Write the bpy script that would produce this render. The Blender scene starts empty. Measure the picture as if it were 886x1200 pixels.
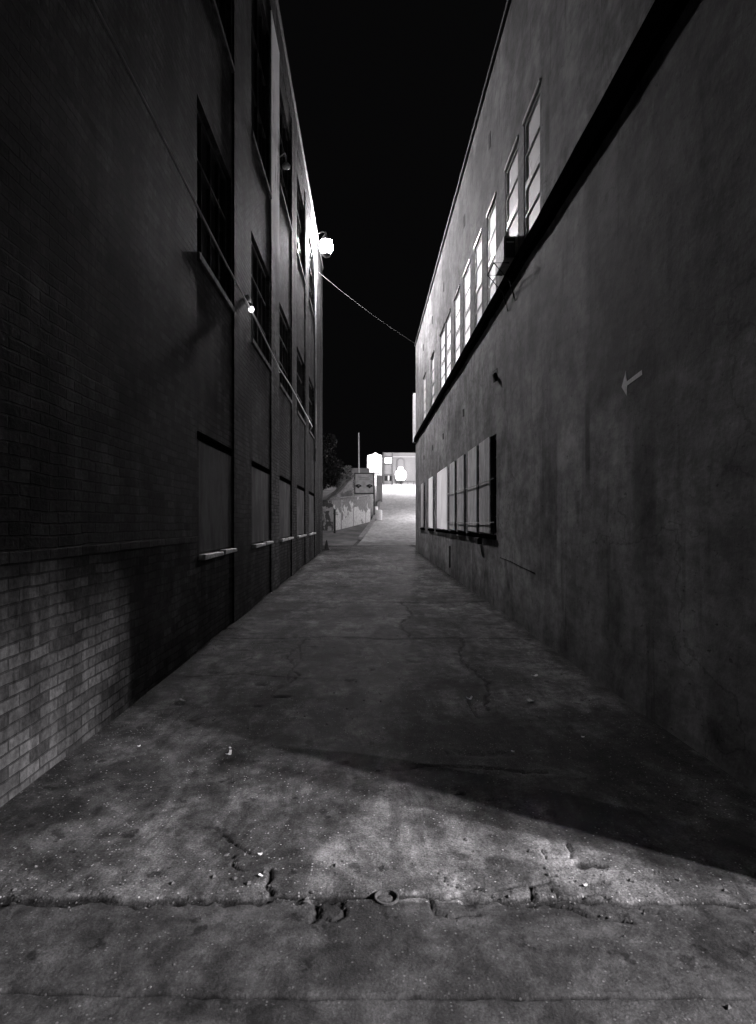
import bpy, bmesh, math, random
import numpy as np
from mathutils import Vector, noise

random.seed(7)
rng = np.random.default_rng(7)
S = bpy.context.scene
COL = S.collection
R = math.radians

# ------------------------------------------------------------------ camera
H = 1.6                      # eye height
F = 720.0                    # focal length in photo pixels (886 x 1200)
VX, VY = 430.0, 612.0        # where the alley's direction vanishes
cd = bpy.data.cameras.new('camera')
cam = bpy.data.objects.new('camera', cd)
COL.objects.link(cam)
cam.location = (0, 0, H)
cam.rotation_euler = (R(90), 0, 0)
cd.sensor_width = 36.0
cd.sensor_fit = 'AUTO'
cd.lens = F / 1200 * 36.0
cd.shift_x = 13 / 1200
cd.shift_y = 12 / 1200
cd.clip_start = 0.05
cd.clip_end = 2000
S.camera = cam


def at(px, py, Y):
    """photo pixel + distance along the alley -> point in the place"""
    return Vector(((px - VX) / F * Y, Y, H - (py - VY) / F * Y))


# ------------------------------------------------------------------ night sky, exposure
W = bpy.data.worlds.new('World')
S.world = W
W.use_nodes = True
bg = W.node_tree.nodes['Background']
bg.inputs[0].default_value = (0.95, 0.92, 1.0, 1)
bg.inputs[1].default_value = 0.0022
S.view_settings.view_transform = 'Standard'
S.view_settings.look = 'None'
S.view_settings.exposure = 0.0
S.view_settings.gamma = 1.0
S.view_settings.use_curve_mapping = False
S.cycles.use_denoising = True
S.cycles.max_bounces = 5
S.cycles.diffuse_bounces = 2
S.cycles.sample_clamp_indirect = 4.0
LC = (1.0, 0.955, 0.99)      # the photograph's faint warm-violet grey


def lamp(name, kind, loc, power, radius=0.1, aim=None, size=None, blend=0.3):
    l = bpy.data.lights.new(name, kind)
    l.energy = power
    l.color = LC
    l.shadow_soft_size = radius
    if kind == 'SPOT':
        l.spot_size = size
        l.spot_blend = blend
    o = bpy.data.objects.new(name, l)
    COL.objects.link(o)
    o.location = loc
    if aim is not None:
        o.rotation_euler = (Vector(aim) - Vector(loc)).to_track_quat('-Z', 'Y').to_euler()
    return o


# the street lamps of the road behind the camera (two heads on one mast)
lamp('street_lamp_light', 'SPOT', (8.3, -1.60, 5.0), 4800, 0.12, (0.75, 2.75, 0), R(27), 0.55)
lamp('street_lamp_light', 'SPOT', (8.3, -0.75, 5.0), 7600, 0.12, (0.75, 2.35, 0), R(27), 0.75)
# the lamp high on the brick wall
LAMP = Vector((-1.60, 24.2, 12.62))


# ------------------------------------------------------------------ node materials
class NT:
    def __init__(s, name):
        s.m = bpy.data.materials.new(name)
        s.m.use_nodes = True
        s.t = s.m.node_tree
        s.b = s.t.nodes['Principled BSDF']
        s.b.inputs['Specular IOR Level'].default_value = 0.3
        s._g = None

    def n(s, kind, **kw):
        x = s.t.nodes.new(kind)
        for k, v in kw.items():
            setattr(x, k, v)
        return x

    def l(s, a, b):
        s.t.links.new(a, b)

    def val(s, inp, v):
        if hasattr(v, 'is_output') or isinstance(v, bpy.types.NodeSocket):
            s.l(v, inp)
        else:
            inp.default_value = v

    def math(s, op, a, b=0.0, c=None):
        x = s.n('ShaderNodeMath', operation=op)
        s.val(x.inputs[0], a)
        s.val(x.inputs[1], b)
        if c is not None:
            s.val(x.inputs[2], c)
        return x.outputs[0]

    def pos(s):
        if s._g is None:
            g = s.n('ShaderNodeNewGeometry')
            sep = s.n('ShaderNodeSeparateXYZ')
            s.l(g.outputs['Position'], sep.inputs[0])
            s._g = (g.outputs['Position'], sep.outputs[0], sep.outputs[1], sep.outputs[2])
        return s._g

    def mapped(s, scale):
        m = s.n('ShaderNodeMapping')
        s.l(s.pos()[0], m.inputs['Vector'])
        m.inputs['Scale'].default_value = scale
        return m.outputs[0]

    def noise(s, scale, detail=5, rough=0.6, vec=None, stretch=(1, 1, 1), dist=0.0):
        x = s.n('ShaderNodeTexNoise')
        s.l(vec if vec is not None else s.mapped(stretch), x.inputs['Vector'])
        x.inputs['Scale'].default_value = scale
        x.inputs['Detail'].default_value = detail
        x.inputs['Roughness'].default_value = rough
        x.inputs['Distortion'].default_value = dist
        return x.outputs['Fac']

    def rmp(s, v, a, b, c=0.0, d=1.0, smooth=True):
        x = s.n('ShaderNodeMapRange')
        x.interpolation_type = 'SMOOTHSTEP' if smooth else 'LINEAR'
        s.val(x.inputs[0], v)
        for i, q in enumerate((a, b, c, d)):
            s.val(x.inputs[i + 1], q)
        return x.outputs[0]

    def box(s, u, v, u0, u1, v0, v1, su=0.03, sv=0.03):
        """soft box mask in two coordinates"""
        a = s.rmp(u, u0 - su, u0 + su)
        b = s.rmp(u, u1 - su, u1 + su, 1, 0)
        c = s.rmp(v, v0 - sv, v0 + sv)
        d = s.rmp(v, v1 - sv, v1 + sv, 1, 0)
        return s.math('MULTIPLY', s.math('MULTIPLY', a, b), s.math('MULTIPLY', c, d))

    def grey(s, v):
        """value socket -> base colour"""
        c = s.n('ShaderNodeCombineColor')
        for i in range(3):
            s.val(c.inputs[i], v)
        s.l(c.outputs[0], s.b.inputs['Base Color'])

    def bump(s, h, strength=0.4, dist=0.01):
        x = s.n('ShaderNodeBump')
        x.inputs['Strength'].default_value = strength
        x.inputs['Distance'].default_value = dist
        s.val(x.inputs['Height'], h)
        s.l(x.outputs[0], s.b.inputs['Normal'])

    def rough(s, v):
        s.val(s.b.inputs['Roughness'], v)


def simple(name, g, rough=0.6, metal=0.0, var=0.25, scale=9.0, bump=0.0):
    t = NT(name)
    n = t.noise(scale, 6, 0.65)
    t.grey(t.rmp(n, 0.25, 0.75, g * (1 - var), g * (1 + var)))
    t.rough(rough)
    t.b.inputs['Metallic'].default_value = metal
    if bump:
        t.bump(t.noise(scale * 6, 4), bump, 0.01)
    return t.m


def emitter(name, g, e, rough=0.5, var=0.15, scale=3.0):
    t = NT(name)
    n = t.noise(scale, 4, 0.6)
    t.grey(g)
    t.rough(rough)
    t.b.inputs['Emission Color'].default_value = (*LC, 1)
    t.l(t.rmp(n, 0.3, 0.7, e * (1 - var), e * (1 + var)), t.b.inputs['Emission Strength'])
    return t.m


def brick_mat(name, base, zpale=None):
    t = NT(name)
    _, X, Y, Z = t.pos()
    v = t.n('ShaderNodeCombineXYZ')
    # returns facing along the alley take X as the running direction too
    t.l(t.math('ADD', Y, X), v.inputs[0])
    t.l(Z, v.inputs[1])
    wob = t.noise(1.7, 3)
    t.l(t.math('ADD', Z, t.math('MULTIPLY', wob, 0.05)), v.inputs[1])
    b = t.n('ShaderNodeTexBrick')
    t.l(v.outputs[0], b.inputs['Vector'])
    b.inputs['Scale'].default_value = 1.0
    b.inputs['Brick Width'].default_value = 0.225
    b.inputs['Row Height'].default_value = 0.077
    b.inputs['Mortar Size'].default_value = 0.007
    b.inputs['Mortar Smooth'].default_value = 0.35
    b.inputs['Bias'].default_value = 0.0
    b.inputs['Color1'].default_value = (0.55, 0.55, 0.55, 1)
    b.inputs['Color2'].default_value = (1.45, 1.45, 1.45, 1)
    b.inputs['Mortar'].default_value = (0.6, 0.6, 0.6, 1)
    sep = t.n('ShaderNodeSeparateColor')
    t.l(b.outputs['Color'], sep.inputs[0])
    n1 = t.noise(0.9, 6, 0.7, stretch=(1, 1, 0.45))
    n2 = t.noise(26, 4, 0.7)
    streak = t.noise(2.4, 5, 0.7, stretch=(1, 1, 0.12))
    val = t.math('MULTIPLY', sep.outputs[0], t.rmp(n1, 0.38, 0.62, base * 0.5, base * 1.7))
    val = t.math('MULTIPLY', val, t.rmp(streak, 0.35, 0.65, 0.7, 1.25))
    val = t.math('MULTIPLY', val, t.rmp(n2, 0.25, 0.75, 0.6, 1.35))
    if zpale:  # paler towards the top, broken up by noise
        z0, z1, g = zpale
        worn = t.rmp(t.noise(2.2, 7, 0.75, stretch=(1, 1, 0.3)), 0.30, 0.48)  # noise that breaks up the paler tone towards the top
        k = t.math('MULTIPLY', t.rmp(Z, z0, z1), worn)
        mx = t.n('ShaderNodeMix')
        t.val(mx.inputs[0], k)
        t.val(mx.inputs[2], val)
        t.val(mx.inputs[3], g)
        val = mx.outputs[0]
    t.grey(val)
    t.rough(0.85)
    hgt = t.math('SUBTRACT', t.math('MULTIPLY', n2, 0.5), t.math('MULTIPLY', b.outputs['Fac'], 1.0))
    hgt = t.math('ADD', hgt, t.math('MULTIPLY', sep.outputs[0], 0.45))
    t.b.inputs['Specular IOR Level'].default_value = 0.04
    t.bump(hgt, 1.0, 0.016)
    return t.m


def stucco_mat():
    t = NT('painted stucco')
    _, X, Y, Z = t.pos()
    wn = t.noise(1.6, 6, 0.7)
    wn2 = t.noise(5.0, 4, 0.6, stretch=(1.3, 1.3, 0.8))
    Yw = t.math('ADD', Y, t.math('MULTIPLY', t.math('SUBTRACT', wn2, 0.5), 0.10))
    Zw = t.math('ADD', Z, t.math('MULTIPLY', t.math('SUBTRACT', wn, 0.5), 0.6))
    n1 = t.noise(0.75, 8, 0.68, stretch=(1, 0.5, 0.8))
    n2 = t.noise(3.0, 7, 0.68, stretch=(1, 0.5, 0.28), dist=0.5)
    n3 = t.noise(8, 6, 0.75, stretch=(1, 0.4, 0.8))
    val = t.rmp(n1, 0.38, 0.62, 0.21, 0.33)
    val = t.math('MULTIPLY', val, t.rmp(n2, 0.38, 0.62, 0.76, 1.20))
    val = t.math('MULTIPLY', val, t.rmp(n3, 0.36, 0.64, 0.76, 1.22))
    # repainted squares, stains and one painted near-end shade, each with its own outline
    for (y0, y1, z0, z1, su, sv, g) in (
            (6.58, 7.42, 1.25, 2.72, 0.03, 0.10, 1.36),
            (7.44, 8.16, 0.75, 2.62, 0.05, 0.15, 0.72),
            (8.30, 10.7, 0.95, 3.30, 0.05, 0.10, 1.12),
            (5.45, 6.30, 1.05, 2.62, 0.06, 0.20, 1.16),
            (4.90, 5.30, 0.9, 2.45, 0.05, 0.2, 0.72),
            (6.34, 6.47, 2.0, 2.80, 0.03, 0.18, 0.42),
            (2.0, 6.45, 2.75, 5.5, 0.12, 0.1, 0.55),  # darker near coat, its tone deepened for the fading lamplight
            (7.75, 7.95, 6.2, 7.0, 0.07, 0.25, 0.45),
            (8.5, 9.9, 4.9, 5.3, 0.4, 0.1, 1.15),
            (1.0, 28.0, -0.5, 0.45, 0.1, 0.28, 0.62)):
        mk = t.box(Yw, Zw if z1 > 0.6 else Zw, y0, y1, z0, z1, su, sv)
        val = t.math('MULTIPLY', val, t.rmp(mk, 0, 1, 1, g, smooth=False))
    # dark blots and runs under the coping and ledge
    blot = t.rmp(t.noise(2.2, 6, 0.62, stretch=(1, 0.6, 0.45)), 0.57, 0.74, 1.0, 0.50)
    val = t.math('MULTIPLY', val, blot)
    # thin drips, chips and hairline cracks
    drip = t.rmp(t.noise(9.0, 5, 0.6, stretch=(1, 0.6, 0.06)), 0.56, 0.68, 1.0, 0.66)
    drip = t.math('MAXIMUM', drip, t.rmp(t.noise(0.9, 4, 0.6), 0.44, 0.56, 1.0, 0.0))
    chips = t.rmp(t.noise(24, 4, 0.6, stretch=(1, 0.5, 1)), 0.66, 0.69, 1.0, 0.5)
    vo = t.n('ShaderNodeTexVoronoi', feature='DISTANCE_TO_EDGE')
    wv = t.n('ShaderNodeVectorMath', operation='ADD')
    tn = t.n('ShaderNodeTexNoise')
    t.l(t.mapped((1, 0.6, 1)), tn.inputs['Vector'])
    tn.inputs['Scale'].default_value = 2.2
    tn.inputs['Detail'].default_value = 6
    t.l(t.mapped((1, 0.6, 1)), wv.inputs[0])
    t.l(tn.outputs['Color'], wv.inputs[1])
    t.l(wv.outputs[0], vo.inputs['Vector'])
    vo.inputs['Scale'].default_value = 0.55
    hair = t.rmp(vo.outputs['Distance'], 0.003, 0.007, 0.72, 1.0)
    hair = t.math('MAXIMUM', hair, t.rmp(t.noise(0.7, 3, 0.6), 0.46, 0.54, 1.0, 0.0))
    for k_ in (drip, chips, hair):
        val = t.math('MULTIPLY', val, k_)
    t.grey(val)
    t.rough(0.85)
    t.b.inputs['Specular IOR Level'].default_value = 0.08
    h = t.math('ADD', t.math('MULTIPLY', t.noise(38, 5, 0.7), 0.35), t.math('MULTIPLY', t.noise(6, 5, 0.6), 1.0))
    t.bump(h, 0.55, 0.012)
    return t.m


def asphalt_mat():
    t = NT('worn asphalt')
    _, X, Y, Z = t.pos()
    n1 = t.noise(0.5, 7, 0.65, stretch=(1.2, 0.8, 1))
    n2 = t.noise(2.3, 7, 0.7, dist=0.6)
    n3 = t.noise(95, 5, 0.8)
    n4 = t.noise(9, 6, 0.7)
    val = t.rmp(n1, 0.38, 0.62, 0.055, 0.125)
    val = t.math('MULTIPLY', val, t.rmp(n2, 0.36, 0.66, 0.58, 1.40))
    val = t.math('MULTIPLY', val, t.rmp(n4, 0.34, 0.66, 0.72, 1.28))
    nt = t.noise(3.4, 7, 0.74, stretch=(1.2, 0.42, 1), dist=0.7)
    val = t.math('MULTIPLY', val, t.rmp(nt, 0.38, 0.62, 0.62, 1.40))
    val = t.math('MULTIPLY', val, t.rmp(n3, 0.3, 0.7, 0.45, 1.6))
    # worn pale patch with the aggregate showing at the mouth of the alley
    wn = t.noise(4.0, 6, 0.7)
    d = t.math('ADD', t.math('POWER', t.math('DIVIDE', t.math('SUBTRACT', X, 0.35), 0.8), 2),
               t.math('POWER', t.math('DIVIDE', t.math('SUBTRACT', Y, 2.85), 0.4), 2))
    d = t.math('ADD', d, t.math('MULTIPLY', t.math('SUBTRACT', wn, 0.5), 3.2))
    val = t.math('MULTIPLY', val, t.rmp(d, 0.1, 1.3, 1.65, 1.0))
    # smooth concrete gutter at the mouth
    gut = t.rmp(t.math('ADD', Y, t.math('MULTIPLY', t.math('SUBTRACT', wn, 0.5), 0.06)), 2.585, 2.60, 1, 0)
    mg = t.n('ShaderNodeMix')
    t.val(mg.inputs[0], gut)
    t.val(mg.inputs[2], val)
    t.val(mg.inputs[3], t.math('MULTIPLY', t.rmp(n2, 0.38, 0.64, 0.035, 0.085), t.math('MULTIPLY', t.rmp(n4, 0.36, 0.64, 0.7, 1.25), t.rmp(n3, 0.3, 0.7, 0.7, 1.3))))
    val = mg.outputs[0]
    # pale aggregate chips
    v = t.n('ShaderNodeTexVoronoi')
    t.l(t.mapped((1, 1, 1)), v.inputs['Vector'])
    v.inputs['Scale'].default_value = 75
    pick = t.n('ShaderNodeSeparateColor')
    t.l(v.outputs['Color'], pick.inputs[0])
    dens = t.rmp(t.noise(1.3, 4), 0.35, 0.7, 0.975, 0.85)
    chip = t.math('MULTIPLY', t.math('GREATER_THAN', pick.outputs[0], dens), t.rmp(v.outputs['Distance'], 0.25, 0.42, 1, 0))
    chip = t.math('MULTIPLY', chip, t.rmp(gut, 0, 1, 1, 0.25))
    mx = t.n('ShaderNodeMix')
    t.val(mx.inputs[0], t.math('MULTIPLY', chip, 0.75))
    t.val(mx.inputs[2], val)
    t.val(mx.inputs[3], t.rmp(pick.outputs[1], 0, 1, 0.2, 0.62))
    val = mx.outputs[0]
    # oil and soil lying in patches, then a painted-in shade
    oil_shade = t.rmp(t.noise(0.95, 7, 0.66, dist=0.6), 0.52, 0.62, 1.0, 0.55)
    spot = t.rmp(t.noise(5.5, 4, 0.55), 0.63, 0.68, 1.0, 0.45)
    oil_shade = t.math('MULTIPLY', oil_shade, spot)
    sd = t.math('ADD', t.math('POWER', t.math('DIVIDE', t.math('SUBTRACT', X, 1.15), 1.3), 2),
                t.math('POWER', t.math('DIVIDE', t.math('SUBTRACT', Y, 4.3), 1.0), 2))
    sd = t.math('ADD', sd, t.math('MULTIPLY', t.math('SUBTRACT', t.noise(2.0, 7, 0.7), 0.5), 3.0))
    oil_shade = t.math('MULTIPLY', oil_shade, t.rmp(sd, 0.3, 1.2, 0.5, 1.0))  # stained ellipse that also paints shade onto the near right floor
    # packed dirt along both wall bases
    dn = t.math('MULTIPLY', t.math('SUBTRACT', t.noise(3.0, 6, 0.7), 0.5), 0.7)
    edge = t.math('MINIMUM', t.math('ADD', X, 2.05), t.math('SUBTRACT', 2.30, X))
    oil_shade = t.math('MULTIPLY', oil_shade, t.rmp(t.math('ADD', edge, dn), 0.02, 0.22, 0.45, 1.0))
    # darker, ragged-edged tone at the far end
    far_tone = t.rmp(t.math('ADD', Y, t.math('MULTIPLY', t.math('SUBTRACT', t.noise(0.7, 5), 0.5), 6.0)), 25.5, 26.6, 1.0, 0.62)
    oil_shade = t.math('MULTIPLY', oil_shade, far_tone)
    val = t.math('MULTIPLY', val, oil_shade)
    at_ = t.n('ShaderNodeAttribute', attribute_name='crack')
    val = t.math('MULTIPLY', val, t.rmp(at_.outputs['Fac'], 0.1, 1.0, 1.0, 0.25))
    t.grey(val)
    t.rough(t.rmp(n2, 0.3, 0.7, 0.65, 0.9))
    t.b.inputs['Specular IOR Level'].default_value = 0.06
    h = t.math('ADD', t.math('MULTIPLY', t.noise(130, 5, 0.8), 1.1), t.math('MULTIPLY', v.outputs['Distance'], -0.5))
    h = t.math('ADD', h, t.math('MULTIPLY', n4, 0.3))
    t.bump(h, 0.8, 0.007)
    return t.m


def streaky(name, g, var, spots=None):
    t = NT(name)
    n = t.noise(2.6, 6, 0.7, stretch=(1, 0.8, 0.3), dist=0.5)
    n2 = t.noise(14, 5, 0.7, stretch=(1, 1, 0.25))
    val = t.math('MULTIPLY', t.rmp(n, 0.36, 0.64, g * (1 - var), g * (1 + var)), t.rmp(n2, 0.35, 0.65, 0.82, 1.14))
    if spots:
        sp = t.rmp(t.noise(17, 3, 0.6), 0.64, 0.67)
        sp = t.math('MULTIPLY', sp, t.rmp(t.noise(1.1, 3), 0.48, 0.6))
        mx = t.n('ShaderNodeMix')
        t.val(mx.inputs[0], sp)
        t.val(mx.inputs[2], val)
        t.val(mx.inputs[3], spots)
        val = mx.outputs[0]
    t.grey(val)
    t.rough(0.8)
    t.b.inputs['Specular IOR Level'].default_value = 0.1
    t.bump(t.noise(30, 4), 0.3, 0.006)
    return t.m


def graffiti_mat(name, lo, hi, scale, thr, zs=None):
    t = NT(name)
    n1 = t.noise(scale, 5, 0.6, dist=1.2)
    n2 = t.noise(scale * 1.9, 6, 0.6, stretch=(1, 1, 0.25), dist=0.6)
    f = t.math('ADD', t.math('MULTIPLY', n1, 0.65), t.math('MULTIPLY', n2, 0.35))
    if zs:
        f = t.math('SUBTRACT', f, t.math('MULTIPLY', t.math('SUBTRACT', t.pos()[3], zs), 0.13))
    val = t.rmp(f, thr - 0.02, thr + 0.02, lo, hi)
    val = t.math('MULTIPLY', val, t.rmp(t.noise(8, 5), 0.3, 0.7, 0.8, 1.15))
    t.grey(val)
    t.rough(0.75)
    t.bump(t.noise(20, 4), 0.3, 0.01)
    return t.m


M = {}
M['brick'] = brick_mat('old dark brick', 0.046)
M['brick_pale'] = brick_mat('brick paler towards top', 0.075, (7.4, 9.2, 0.9))
M['plaster'] = streaky('grey cement render', 0.11, 0.5)
M['sill'] = simple('chipped white sill paint', 0.75, 0.6, var=0.35, scale=14, bump=0.3)
M['stucco'] = stucco_mat()
M['tar'] = simple('black tar paint', 0.003, 0.95, var=0.5, scale=18, bump=0.5)
M['tar'].node_tree.nodes['Principled BSDF'].inputs['Specular IOR Level'].default_value = 0.0
M['coping'] = simple('dull dark coping', 0.08, 0.8, var=0.3)
M['frame'] = simple('off white window paint', 0.62, 0.5, var=0.2, scale=12)
M['muntin'] = simple('dark glazing bar', 0.05, 0.5)
M['blind'] = simple('pale blind behind glass', 0.88, 0.6, var=0.07, scale=2.5)
M['lit'] = emitter('emissive pane behind blind', 0.85, 0.85, 0.6, var=0.35)  # emission added so these panes read brighter
M['dimglow'] = emitter('dimly emissive pane behind blind', 0.85, 0.2, 0.6, var=0.4)  # fainter glow added to brighten the nearer blinds
M['glass'] = simple('dark window glass', 0.012, 0.12, var=0.5)
M['darkframe'] = simple('dark steel frame', 0.035, 0.45)
M['board'] = simple('pale painted shutter board', 0.85, 0.5, var=0.1, scale=5, bump=0.15)
M['boardglow'] = emitter('board with added glow', 0.8, 0.32, 0.6, var=0.3, scale=2.0)  # shutter boards near the lamp given an added glow
M['boardgrey'] = streaky('grey scuffed shutter board', 0.72, 0.25, 0.92)
M['void'] = simple('dark room behind window', 0.006, 0.9)
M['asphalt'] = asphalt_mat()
M['soil'] = simple('dark bare ground', 0.06, 0.95, var=0.5, scale=2)
t = NT('pale concrete road')
_, X, Y, Z_ = t.pos()
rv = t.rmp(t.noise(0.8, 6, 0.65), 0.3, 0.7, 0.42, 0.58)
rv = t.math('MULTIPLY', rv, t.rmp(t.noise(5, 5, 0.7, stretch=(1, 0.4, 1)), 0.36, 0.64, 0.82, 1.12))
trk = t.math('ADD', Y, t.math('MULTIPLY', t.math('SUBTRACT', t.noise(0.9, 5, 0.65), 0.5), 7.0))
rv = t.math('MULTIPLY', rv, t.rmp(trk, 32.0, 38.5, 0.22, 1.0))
t.grey(rv)
t.rough(0.88)
t.b.inputs['Specular IOR Level'].default_value = 0.1
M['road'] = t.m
M['verge'] = simple('dirty paving', 0.13, 0.9, var=0.5, scale=1.1)
M['kerb'] = simple('kerb concrete', 0.28, 0.85, var=0.3, scale=5)
M['metal'] = simple('galvanised steel', 0.45, 0.35, metal=0.7)
M['blackmetal'] = simple('black painted steel', 0.02, 0.45)
M['cable'] = simple('pale cable sheath', 0.5, 0.4, var=0.1)
M['darkcable'] = simple('weathered black cable', 0.08, 0.5)
M['white'] = simple('white painted render', 0.78, 0.7, var=0.12)
M['offwhite'] = simple('pale painted metal', 0.55, 0.5, var=0.3, scale=14)
M['arrow'] = simple('worn white paint', 0.9, 0.8, var=0.1, scale=40)
M['globe'] = emitter('glowing lamp globe', 0.8, 2600.0, var=0.02)
M['bulb'] = emitter('small glowing bulb', 0.8, 6.0, var=0.02)
M['litwin'] = emitter('lit window', 0.8, 1.0, var=0.8, scale=2.5)
M['litdoor'] = emitter('lit doorway glass', 0.8, 5.0, var=0.05)
M['paper'] = simple('white paper', 0.8, 0.7, var=0.1)
M['stone'] = simple('loose stone', 0.11, 0.85, var=0.4, scale=30)
M['graffiti'] = graffiti_mat('painted over graffiti', 0.24, 0.66, 1.0, 0.50, 2.45)
M['graffiti2'] = graffiti_mat('dark graffiti', 0.06, 0.30, 1.3, 0.52)
M['bank'] = graffiti_mat('stained concrete bank', 0.16, 0.34, 0.6, 0.5)
M['leaf'] = simple('pale lit-toned leaves', 0.16, 0.7, var=0.5, scale=4)  # paler copy of the foliage, lamplight put into its tone
M['leafdark'] = simple('dark leaves', 0.014, 0.7, var=0.5, scale=4)
M['bark'] = simple('bark', 0.09, 0.9, var=0.4, scale=20)
M['greywall'] = simple('grey render far house', 0.33, 0.8, var=0.2, scale=2)
M['eyepaint'] = simple('black mural paint', 0.012, 0.7)
M['eyeboard'] = simple('painted plywood board', 0.34, 0.7, var=0.3, scale=3)
M['hood'] = simple('weathered dark enamel', 0.03, 0.6)
M['nwall'] = simple('dark grey render', 0.11, 0.8, var=0.2, scale=2)
M['boardpale'] = streaky('pale scuffed shutter board', 0.86, 0.14, 0.95)
M['casing'] = simple('grimy metal casing', 0.5, 0.7, var=0.3, scale=14)
M['archwall'] = simple('cream render', 0.15, 0.8, var=0.12)
M['iron'] = simple('dusty iron', 0.075, 0.85, var=0.6, scale=40, bump=0.4)
M['smudge'] = simple('faint grey spray paint', 0.22, 0.8, var=0.3, scale=10)


# ------------------------------------------------------------------ mesh helpers
class MB:
    def __init__(s):
        s.v = []
        s.f = []

    def face(s, pts):
        i = len(s.v)
        s.v += [tuple(p) for p in pts]
        s.f.append(tuple(range(i, i + len(pts))))

    def box(s, x0, x1, y0, y1, z0, z1):
        i = len(s.v)
        s.v += [(x, y, z) for x in (x0, x1) for y in (y0, y1) for z in (z0, z1)]
        for q in ((0, 1, 3, 2), (4, 6, 7, 5), (0, 4, 5, 1), (2, 3, 7, 6), (0, 2, 6, 4), (1, 5, 7, 3)):
            s.f.append(tuple(i + k for k in q))
        return s

    def obox(s, a, b, thick, z0a, z1a, z0b=None, z1b=None):
        """upright slab from a to b (x,y), offset by thickness to its left"""
        z0b = z0a if z0b is None else z0b
        z1b = z1a if z1b is None else z1b
        d = Vector((b[0] - a[0], b[1] - a[1])).normalized()
        n = Vector((-d.y, d.x)) * thick
        i = len(s.v)
        for (p, zl, zh) in ((a, z0a, z1a), (b, z0b, z1b)):
            for o in (Vector((0, 0)), n):
                for z in (zl, zh):
                    s.v.append((p[0] + o.x, p[1] + o.y, z))
        for q in ((0, 1, 3, 2), (4, 6, 7, 5), (0, 4, 5, 1), (2, 3, 7, 6), (0, 2, 6, 4), (1, 5, 7, 3)):
            s.f.append(tuple(i + k for k in q))
        return s

    def tube(s, pts, r, n=8):
        pts = [Vector(p) for p in pts]
        rr = r if isinstance(r, (list, tuple)) else [r] * len(pts)
        i0 = len(s.v)
        for k, p in enumerate(pts):
            d = (pts[min(k + 1, len(pts) - 1)] - pts[max(k - 1, 0)]).normalized()
            u = d.cross(Vector((0, 0, 1)))
            if u.length < 0.05:
                u = d.cross(Vector((0, 1, 0)))
            u.normalize()
            w = d.cross(u)
            for j in range(n):
                a = 2 * math.pi * j / n
                s.v.append(tuple(p + (u * math.cos(a) + w * math.sin(a)) * rr[k]))
        for k in range(len(pts) - 1):
            for j in range(n):
                a, b = i0 + k * n + j, i0 + k * n + (j + 1) % n
                s.f.append((a, b, b + n, a + n))
        s.f.append(tuple(i0 + j for j in range(n))[::-1])
        s.f.append(tuple(i0 + (len(pts) - 1) * n + j for j in range(n)))
        return s

    def lathe(s, c, prof, n=20):
        """profile of (radius, z) round the vertical through c"""
        i0 = len(s.v)
        for (r, z) in prof:
            for j in range(n):
                a = 2 * math.pi * j / n
                s.v.append((c[0] + r * math.cos(a), c[1] + r * math.sin(a), c[2] + z))
        for k in range(len(prof) - 1):
            for j in range(n):
                a, b = i0 + k * n + j, i0 + k * n + (j + 1) % n
                s.f.append((a, b, b + n, a + n))
        s.f.append(tuple(i0 + j for j in range(n))[::-1])
        s.f.append(tuple(i0 + (len(prof) - 1) * n + j for j in range(n)))
        return s

    def prism(s, poly, off):
        """closed polygon (3-D points) pushed along off"""
        off = Vector(off)
        i = len(s.v)
        n = len(poly)
        s.v += [tuple(Vector(p)) for p in poly] + [tuple(Vector(p) + off) for p in poly]
        s.f.append(tuple(range(i, i + n)))
        s.f.append(tuple(range(i + n, i + 2 * n))[::-1])
        for k in range(n):
            a, b = i + k, i + (k + 1) % n
            s.f.append((a, a + n, b + n, b))
        return s

    def build(s, name, mat, parent=None, smooth=False, bevel=0.0, loc=None):
        me = bpy.data.meshes.new(name)
        o = bpy.data.objects.new(name, me)
        COL.objects.link(o)
        base = Vector((0, 0, 0))
        q = parent
        while q is not None:
            base += Vector(q.location)
            q = q.parent
        if loc is None and parent is None:
            xs = np.array(s.v)
            loc = Vector(((xs[:, 0].min() + xs[:, 0].max()) / 2, (xs[:, 1].min() + xs[:, 1].max()) / 2, xs[:, 2].min()))
        loc = Vector(loc) if loc is not None else Vector((0, 0, 0))
        off = base + loc
        me.from_pydata([(p[0] - off.x, p[1] - off.y, p[2] - off.z) for p in s.v], [], s.f)
        bm = bmesh.new()
        bm.from_mesh(me)
        bmesh.ops.recalc_face_normals(bm, faces=bm.faces)
        bm.to_mesh(me)
        bm.free()
        me.materials.append(mat)
        if smooth:
            me.shade_smooth()
        o.location = loc
        if parent is not None:
            o.parent = parent
        if bevel:
            b = o.modifiers.new('bevel', 'BEVEL')
            b.width = bevel
            b.segments = 2
            b.limit_method = 'ANGLE'
        return o


def tag(o, label=None, cat=None, group=None, kind=None):
    for k, v in (('label', label), ('category', cat), ('group', group), ('kind', kind)):
        if v:
            o[k] = v
    return o


def thing(name, label, cat, loc, group=None):
    o = bpy.data.objects.new(name, None)
    COL.objects.link(o)
    o.location = loc
    o.empty_display_size = 0.2
    return tag(o, label, cat, group)


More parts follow.
